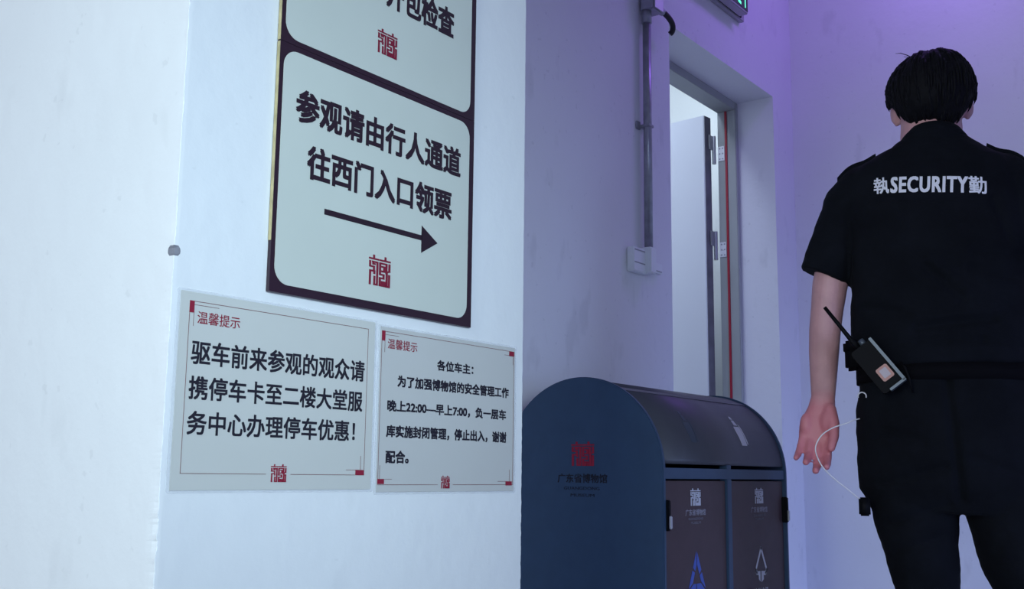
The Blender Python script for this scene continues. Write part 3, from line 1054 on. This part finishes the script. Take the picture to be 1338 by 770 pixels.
for s in (-1, 1):
    m = MB()
    m.ell((HX + s * 0.033, HY + 0.074, HZ + 1.594), (0.013, 0.0125, 0.011))
    e = m.build('eye', M['eye'], person, True)
    m = MB()
    m.ell((HX + s * 0.033, HY + 0.0855, HZ + 1.594), (0.0055, 0.0018, 0.0055))
    m.build('iris', M['iris'], e, True)
    m = MB()
    m.tube([(HX + s * 0.014, HY + 0.0905, HZ + 1.617), (HX + s * 0.034, HY + 0.0895, HZ + 1.622), (HX + s * 0.054, HY + 0.074, HZ + 1.616)], [0.004, 0.0045, 0.003], 8)
    m.build('eyebrow', M['hair'], person, True)


# hair: thick cap with a ragged hairline, fuller on its right, a few stray locks
def hair():
    b = bmesh.new()
    NA, NT = 128, 44
    C0 = Vector((HX, HY - 0.004, 1.606 + HZ))

    def hairline(a):
        """z of the hairline for azimuth a (0 = to the right, 90 = forward)"""
        f = math.sin(a)            # +1 front, -1 back
        c = math.cos(a)
        if f > 0.25:
            z = 1.600 + 0.035 * min(1, (f - 0.25) / 0.5)
        elif f > -0.35:
            z = 1.580 + 0.017 * (f + 0.35) / 0.6
        else:
            z = 1.580 - 0.047 * min(1, ((-f - 0.35) / 0.40)) ** 0.7
        if f < 0.1 and c > 0.1:
            z -= 0.008 * min(1, (0.1 - f) / 0.3)
        return z + HZ + 0.004 * noise.noise((c * 9, f * 9, 0)) + 0.003 * noise.noise((c * 30, f * 30, 4))

    def surf(a, tt, thick):
        # tt: 0 at the crown, 1 at the hairline
        zl = hairline(a)
        top = 0.085
        ph0 = math.asin(max(-0.98, min(0.98, (zl - C0.z) / (top + 0.006))))
        ph = PI / 2 + (ph0 - PI / 2) * tt
        rx, ry, rz = 0.0775 + thick * 0.72, 0.0935 + thick * 0.9, top + thick * 0.55
        c, s_ = math.cos(a), math.sin(a)
        wd = math.cos(ph)
        # rounder at the widest part, tapering in towards the nape
        low = max(0.0, -math.sin(ph))
        wx = wd ** ((1 - 0.45 * low) if low > 0 else 0.80)
        v = Vector((rx * wx * c, ry * wd * s_, rz * math.sin(ph)))
        if v.x < -0.02 and v.z > 0:
            k = min(1, (-v.x - 0.02) / 0.03) * min(1, v.z / 0.05)
            v.z -= 0.007 * k * min(1.0, thick / 0.014)
        if v.x > 0 and v.z > 0.0:
            v.z += 0.004 * min(1, v.x / 0.03) * min(1, (0.1 - abs(v.x)) / 0.05) * min(1.0, thick / 0.014)
        return C0 + v
    th = 0.017
    outer, inner = [], []
    for i in range(NT + 1):
        tt = 0.02 + 0.98 * i / NT
        ro, ri = [], []
        for k in range(NA):
            a = 2 * PI * k / NA
            d = 0.0026 * noise.noise((math.cos(a) * 14, math.sin(a) * 14, tt * 2.5)) + 0.0016 * noise.noise((math.cos(a) * 40, math.sin(a) * 40, tt * 4)) + 0.0012 * noise.noise((a * 3, tt * 16, 2))
            edge = 1.0 if tt < 0.8 else 1.0 - 0.45 * ((tt - 0.8) / 0.2) ** 2
            ro.append(b.verts.new(surf(a, tt, th * edge + d)))
            ri.append(b.verts.new(surf(a, tt, -0.004)))
        outer.append(ro)
        inner.append(ri)
    for lst, flip in ((outer, False), (inner, True)):
        for r0, r1 in zip(lst, lst[1:]):
            for k in range(NA):
                q = (r0[k], r1[k], r1[(k + 1) % NA], r0[(k + 1) % NA])
                b.faces.new(q if not flip else q[::-1])
        b.faces.new(lst[0] if not flip else lst[0][::-1])
    for k in range(NA):
        b.faces.new((outer[-1][k], inner[-1][k], inner[-1][(k + 1) % NA], outer[-1][(k + 1) % NA]))
    bmesh.ops.recalc_face_normals(b, faces=b.faces)
    mb = MB()
    mb._merge(b)
    rnd = random.Random(3)
    for _ in range(420):
        a = rnd.uniform(0, 2 * PI)
        t0 = rnd.uniform(0.15, 0.86)
        t1 = min(1.05, t0 + rnd.uniform(0.14, 0.24))
        da = rnd.uniform(-0.05, 0.05)
        ps = [surf(a + da * f, t0 + (t1 - t0) * f, th * (1.0 if t0 + (t1 - t0) * f < 0.8 else 0.80) - 0.0015 + 0.0028 * math.sin(PI * f)) for f in (0, 0.35, 0.7, 1)]
        mb.tube(ps, [0.0022, 0.0032, 0.0024, 0.0004], 6)
    # stray hairs above the crown on the left
    mb.tube([(-0.010, -0.03, 1.672), (-0.024, -0.032, 1.681), (-0.036, -0.034, 1.686), (-0.046, -0.035, 1.686)], [0.0010, 0.0009, 0.0007, 0.0004], 6)
    mb.tube([(-0.008, -0.02, 1.672), (-0.020, -0.022, 1.679), (-0.030, -0.024, 1.681)], [0.0010, 0.0008, 0.0004], 6)
    return mb.build('hair', M['hair'], person, True)


hair()


def seg_d(px, pz, a, c):
    ax, az = a
    dx, dz = c[0] - ax, c[1] - az
    t = max(0, min(1, ((px - ax) * dx + (pz - az) * dz) / (dx * dx + dz * dz)))
    return math.hypot(px - ax - t * dx, pz - az - t * dz)


def wrinkle(me, folds, amp, sc, zs=1.0):
    n = [v.normal.copy() for v in me.vertices]
    for v, nn in zip(me.vertices, n):
        p = v.co
        d = amp * fbm((p.x * sc, p.y * sc, p.z * sc * zs))
        if p.y < 0.02:
            for a, c, wd, am in folds:
                q = seg_d(p.x, p.z, a, c) / wd
                if q < 3:
                    d += am * math.exp(-q * q)
        v.co = p + nn * d


# shirt
m = MB()
m.loft([(1.018, 0.014, 0, 0.160, 0.108), (1.026, 0.014, 0, 0.1715, 0.119), (1.050, 0.014, 0, 0.1745, 0.1215), (1.085, 0.0135, 0, 0.1745, 0.121), (1.13, 0.013, 0, 0.1705, 0.117), (1.19, 0.012, 0, 0.168, 0.117), (1.25, 0.0115, 0, 0.174, 0.118),
        (1.34, 0.011, 0, 0.180, 0.115), (1.39, 0.011, 0, 0.178, 0.106), (1.42, 0.011, 0, 0.172, 0.099), (1.445, 0.012, 0, 0.152, 0.090), (1.466, 0.014, 0, 0.118, 0.080), (1.482, 0.0165, -0.002, 0.088, 0.071), (1.497, 0.0175, -0.005, 0.066, 0.063)], 48, 2.25)
for s in (-1, 1):
    fx = (lambda x: x) if s < 0 else (lambda x: 0.024 - x)
    P = lambda x, y, z: (fx(x), y, z)
    m.limb([P(-0.118, 0, 1.392), P(-0.150, 0, 1.370)], [0.066, 0.060], 24)
    m.tube([P(-0.125, 0, 1.385), P(-0.150, 0, 1.350), P(-0.175, -0.002, 1.300), P(-0.195, -0.004, 1.255), P(-0.2105, -0.006, 1.2195)], [0.066, 0.0615, 0.0565, 0.0545, 0.0535], 28)
shirt_me = remesh(m.mesh('shirt'), 0.0042, 5)
wrinkle(shirt_me, [((-0.009, 1.212), (0.058, 1.145), 0.008, -0.006), ((0.0, 1.228), (0.066, 1.165), 0.009, 0.004),
                   ((-0.03, 1.091), (0.11, 1.107), 0.009, -0.008), ((-0.03, 1.108), (0.11, 1.124), 0.010, 0.004),
                   ((-0.03, 1.068), (0.09, 1.064), 0.007, -0.005), ((0.09, 1.064), (0.18, 1.05), 0.007, -0.005),
                   ((0.125, 1.345), (0.150, 1.255), 0.010, -0.007), ((0.085, 1.24), (0.17, 1.235), 0.010, -0.006), ((0.08, 1.205), (0.15, 1.19), 0.010, -0.005),
                   ((-0.114, 1.353), (-0.046, 1.349), 0.0025, -0.002), ((-0.046, 1.349), (0.12, 1.337), 0.0025, -0.0015),
                   ((-0.125, 1.14), (-0.05, 1.12), 0.010, -0.006), ((-0.150, 1.34), (-0.156, 1.22), 0.006, -0.003)], 0.0042, 8, 1.6)
shirt = link('shirt', shirt_me, M['cloth'], person, True)
# collar: soft stand-and-fall ring rising at the nape
b = bmesh.new()
NC = 48
prof = [(0.000, 0.0), (0.006, 0.010), (0.007, 0.020), (0.003, 0.0285), (-0.003, 0.0285), (-0.005, 0.018), (-0.006, 0.0)]
rings = []
for k in range(NC):
    a = 2 * PI * k / NC
    bk = 0.5 - 0.5 * math.sin(a)
    zb = 1.472
    bq = max(0.0, (bk - 0.5) / 0.5)
    rx, ry = 0.0600, 0.0620
    flare = 0.012 * abs(math.cos(a))
    ring = []
    for (dr, dz) in prof:
        hgt = dz / 0.0285 * (0.021 + 0.027 * bq ** 0.6)
        sp = flare * (1 - dz / 0.0285)
        ring.append(b.verts.new((0.020 + (rx + dr + sp - 0.10 * hgt) * math.cos(a), -0.007 + (ry + dr) * math.sin(a), zb + hgt)))
    rings.append(ring)
for k in range(NC):
    r0, r1 = rings[k], rings[(k + 1) % NC]
    for j in range(len(prof)):
        b.faces.new((r0[j], r1[j], r1[(j + 1) % len(prof)], r0[(j + 1) % len(prof)]))
bmesh.ops.recalc_face_normals(b, faces=b.faces)
m = MB()
m._merge(b)
m.build('collar', M['cloth'], shirt, True)
bvh = BVHTree.FromPolygons([v.co.copy() for v in shirt_me.vertices], [tuple(p.vertices) for p in shirt_me.polygons])
# epaulettes lie on the shoulders
for s in (-1, 1):
    b = bmesh.new()
    top, bot = [], []
    NX = 10
    for i in range(NX + 1):
        f = i / NX
        x = 0.0125 + s * (0.108 + 0.080 * f)
        hw = 0.021 if f < 0.85 else 0.021 * (1 - 0.35 * (f - 0.85) / 0.15)
        rt_, rb_ = [], []
        for j in (-1, -0.4, 0.4, 1):
            hit = bvh.ray_cast(Vector((x, j * hw, 1.6)), Vector((0, 0, -1)))
            z = hit[0].z if hit[0] else 1.42
            rt_.append(b.verts.new((x, j * hw, z + 0.0085)))
            rb_.append(b.verts.new((x, j * hw, z + 0.0005)))
        top.append(rt_)
        bot.append(rb_)
    for i in range(NX):
        for j in range(3):
            b.faces.new((top[i][j], top[i][j + 1], top[i + 1][j + 1], top[i + 1][j]))
            b.faces.new((bot[i][j], bot[i + 1][j], bot[i + 1][j + 1], bot[i][j + 1]))
        for j in (0, 3):
            b.faces.new((top[i][j], top[i + 1][j], bot[i + 1][j], bot[i][j]))
    for i in (0, NX):
        for j in range(3):
            b.faces.new((top[i][j], bot[i][j], bot[i][j + 1], top[i][j + 1]))
    bmesh.ops.recalc_face_normals(b, faces=b.faces)
    m = MB()
    m._merge(b)
    m.build('epaulette', M['cloth'], shirt)
# lettering across the shoulder blades, following the cloth
mt = MB()
for (tx, x0, x1, z0, z1, bold, shr) in (('執', -0.099, -0.069, 1.3680, 1.4040, 0.020, 0.0), ('SECURITY', -0.067, 0.079, 1.3605, 1.3955, 0.034, 0.12), ('勤', 0.079, 0.112, 1.3525, 1.3890, 0.020, 0.0)):
    for i, (a, c) in enumerate(((-1, -1), (1, -1), (1, 1), (-1, 1))):
        tb = text_bm(tx, 0.0, shr, spacing=1.12)
        bmesh.ops.triangulate(tb, faces=tb.faces)
        bmesh.ops.subdivide_edges(tb, edges=[e for e in tb.edges if e.calc_length() > 0.10], cuts=2)
        bmesh.ops.triangulate(tb, faces=tb.faces)
        d = bold * (z1 - z0)
        for v in tb.verts:
            x = x0 + d + (x1 - x0 - 2 * d) * v.co.x + a * d
            z = z0 + d + (z1 - z0 - 2 * d) * v.co.y + c * d - 0.085 * (x - (x0 + x1) / 2)
            hit = bvh.ray_cast(Vector((x, -0.5, z)), Vector((0, 1, 0)))
            y = hit[0].y if hit[0] else -0.11
            v.co = Vector((x, y - 0.0022 - 3e-5 * i, z))
        mt._merge(tb)
L_ = mt.build('lettering', M['letter'], shirt)
L_['label'] = 'white security lettering across the back'

# trousers
m = MB()
m.loft([(0.735, 0.034, 0, 0.165, 0.085), (0.78, 0.022, 0, 0.178, 0.115), (0.855, 0.015, -0.004, 0.1745, 0.128), (0.93, 0.014, -0.004, 0.1685, 0.124), (1.00, 0.014, 0, 0.163, 0.112), (1.052, 0.014, 0, 0.158, 0.106)], 40, 2.2)
m.tube([(-0.068, -0.004, 0.88), (-0.055, -0.002, 0.762), (-0.0445, 0.0, 0.68), (-0.035, 0.006, 0.597), (-0.026, 0.014, 0.48), (-0.016, 0.0, 0.33), (-0.006, -0.022, 0.16), (-0.003, -0.026, 0.045)],
       [0.092, 0.0860, 0.0750, 0.0630, 0.0600, 0.0590, 0.0580, 0.0590], 28)
m.tube([(0.105, -0.004, 0.88), (0.128, 0.0, 0.762), (0.142, 0.004, 0.68), (0.148, 0.008, 0.635), (0.154, 0.012, 0.597), (0.166, 0.026, 0.48), (0.179, 0.032, 0.33), (0.193, 0.038, 0.16), (0.198, 0.040, 0.045)],
       [0.092, 0.0880, 0.0900, 0.0840, 0.0710, 0.0630, 0.0600, 0.0580, 0.0590], 28)
tr_me = remesh(m.mesh('trousers'), 0.0050, 5)
wrinkle(tr_me, [((-0.12, 0.90), (-0.03, 0.87), 0.010, -0.005), ((-0.11, 0.79), (0.01, 0.82), 0.010, -0.006), ((0.02, 0.99), (0.035, 0.76), 0.008, -0.009),
                ((0.06, 0.84), (0.16, 0.80), 0.010, -0.006), ((-0.10, 0.71), (0.01, 0.75), 0.010, -0.006), ((-0.09, 0.66), (0.0, 0.69), 0.009, -0.005)], 0.0046, 9, 1.5)
trousers = link('trousers', tr_me, M['cloth_t'], person, True)
m = MB()
b = bmesh.new()
rings = []
for (z, dr) in ((0.990, 0.0), (0.990, 0.003), (1.022, 0.003), (1.022, 0.0)):
    rings.append([b.verts.new((0.014 + (0.1645 + dr) * math.copysign(abs(math.cos(a)) ** 0.9, math.cos(a)), (0.1125 + dr) * math.copysign(abs(math.sin(a)) ** 0.9, math.sin(a)), z)) for a in [2 * PI * k / 64 for k in range(64)]])
for i in range(4):
    for k in range(64):
        b.faces.new((rings[i][k], rings[i][(k + 1) % 64], rings[(i + 1) % 4][(k + 1) % 64], rings[(i + 1) % 4][k]))
bmesh.ops.recalc_face_normals(b, faces=b.faces)
m._merge(b)
m.build('belt', M['leather'], person, True)
for lg in (LEG_L, LEG_R):
    a = lg[-1]
    m = MB()
    m.tube([(a[0], a[1] - 0.062, 0.052), (a[0], a[1] - 0.03, 0.058), (a[0], a[1] + 0.05, 0.052), (a[0], a[1] + 0.13, 0.042), (a[0], a[1] + 0.19, 0.036), (a[0], a[1] + 0.215, 0.032)], [0.022, 0.040, 0.044, 0.046, 0.038, 0.016], 20,
           [(1, 1), (1, 1), (1, 0.9), (1, 0.62), (1, 0.55), (1, 0.7)])
    m.ell((a[0], a[1] - 0.008, 0.075), (0.044, 0.052, 0.05))
    m.box(a[0] - 0.040, a[0] + 0.040, a[1] - 0.07, a[1] + 0.205, 0.012, 0.034, 0.008)
    sh = link('shoe', remesh(m.mesh('shoe'), 0.005, 4), M['leather'], person, True)
    m = MB()
    m.poly(plane((0, 0, 0), (1, 0, 0), (0, 1, 0), (0, 0, 1)), [(a[0] + 0.044 * math.cos(q) * (1.0 if math.sin(q) > 0 else 0.85), a[1] + 0.068 + 0.148 * math.sin(q)) for q in [2 * PI * k / 32 for k in range(32)]], 0.0, 0.016)
    m.build('sole', M['black_pl'], sh)


# ------------------------------------------------------------------ things the guard carries
def held(name, x, y, z, **kw):
    return empty(name, g2w(x, y, z), G_RZ, **kw)


# belt pouch at the left hip, flat against the side
t = held('belt_pouch', -0.1545, -0.0680, 1.014, label='black pouch on the belt at the left hip', category='pouch')
t.rotation_euler.z = G_RZ + math.radians(-52.3)
m = MB()
m.box(-0.019, 0.019, -0.010, 0.009, 0.000, 0.056, 0.007)
m.build('pouch_body', M['leather'], t, True)
m = MB()
m.box(-0.021, 0.021, -0.0115, 0.0095, 0.034, 0.062, 0.006)
m.build('flap', M['leather'], t, True)

# two-way radio slung slantwise behind the hip
t = held('walkie_talkie', -0.080, -0.128, 0.972, label='black two-way radio with antenna and pale orange sticker clipped behind the left hip', category='radio')
ang = math.radians(37)      # lean of the long axis
ax = Vector((-math.sin(ang), 0, math.cos(ang)))      # up along the radio
bx = Vector((math.cos(ang), 0, math.sin(ang)))       # across it, to the right
PRD = plane((0, 0, 0), bx, ax, (0, -1, 0))
m = MB()
m.poly(PRD, rrect(-0.018, -0.002, 0.030, 0.098, 0.006), -0.010, 0.022)
m.build('radio_body', M['black_pl'], t)
m = MB()
m.poly(PRD, rrect(0.0265, -0.003, 0.0325, 0.100, 0.002), -0.006, 0.025)
m.poly(PRD, rrect(-0.004, -0.004, 0.0325, 0.001, 0.002), -0.006, 0.025)
m.build('trim', M['radio_edge'], t)['label'] = 'silver grey edge trim'
m = MB()
o_ = lambda u, v, n: PRD[0] + bx * u + ax * v + Vector((0, -1, 0)) * n
m.tube([o_(0.001, 0.094, 0.006), o_(0.001, 0.116, 0.006), o_(0.001, 0.123, 0.006), o_(0.002, 0.155, 0.007), o_(0.003, 0.203, 0.008)], [0.0062, 0.0060, 0.0046, 0.0040, 0.0036], 12)
m.build('antenna', M['black_pl'], t, True)
m = MB()
m.tube([o_(0.014, 0.096, 0.006), o_(0.014, 0.110, 0.006)], [0.0070, 0.0064], 14)
m.build('knob', M['radio_edge'], t, True)
m = MB()
m.poly(PRD, rrect(-0.003, 0.016, 0.022, 0.044, 0.004), 0.022, 0.0226)
st = m.build('sticker', M['sticker'], t)
st['label'] = 'pale orange sticker'
m = MB()
m.poly(PRD, rrect(0.002, 0.021, 0.017, 0.039, 0.002), 0.0227, 0.0231)
m.build('sticker_print', M['sticker_in'], st)
m = MB()
m.tube([(0.018, 0.004, 0.052), (0.026, -0.002, 0.040), (0.033, -0.002, 0.018), (0.037, 0.002, -0.008)], [0.0022, 0.0024, 0.0022, 0.0018], 8)
m.build('strap', M['black_pl'], t, True)

# pale cord looping out of the pocket past the hand
t = held('cord', -0.145, -0.055, 0.755, label='thin pale cord looping from trouser pocket past the open hand', category='cord')
o0 = Vector((-0.145, -0.055, 0.755))
cp = [(-0.146, -0.062, 0.918), (-0.156, -0.072, 0.915), (-0.168, -0.082, 0.909), (-0.194, -0.088, 0.900), (-0.213, -0.090, 0.889), (-0.2245, -0.091, 0.876), (-0.231, -0.092, 0.859), (-0.228, -0.092, 0.841), (-0.2175, -0.090, 0.820),
      (-0.198, -0.088, 0.799), (-0.174, -0.082, 0.779), (-0.150, -0.076, 0.758)]
pp = []
for i in range(len(cp) - 1):
    for k in range(5):
        f = k / 5
        p0, p1, p2, p3 = [Vector(cp[min(max(j, 0), len(cp) - 1)]) for j in (i - 1, i, i + 1, i + 2)]
        pp.append(0.5 * ((2 * p1) + (p2 - p0) * f + (2 * p0 - 5 * p1 + 4 * p2 - p3) * f * f + (3 * p1 - p0 - 3 * p2 + p3) * f ** 3) - o0)
pp.append(Vector(cp[-1]) - o0)
m = MB()
m.tube(pp, 0.0013, 8)
m.build('cable', M['cord'], t, True)
m = MB()
m.box(-0.008, 0.013, -0.030, -0.010, -0.028, 0.008, 0.003)
m.build('clip', M['black_pl'], t, True)['label'] = 'small black clip'
m = MB()
rp = [Vector((-0.139 + 0.008 * math.cos(a), -0.074, 0.962 + 0.008 * math.sin(a))) - o0 for a in [math.radians(200 - 22 * k) for k in range(11)]]
m.tube(rp, 0.0014, 8)
m.build('hook', M['cord'], t, True)
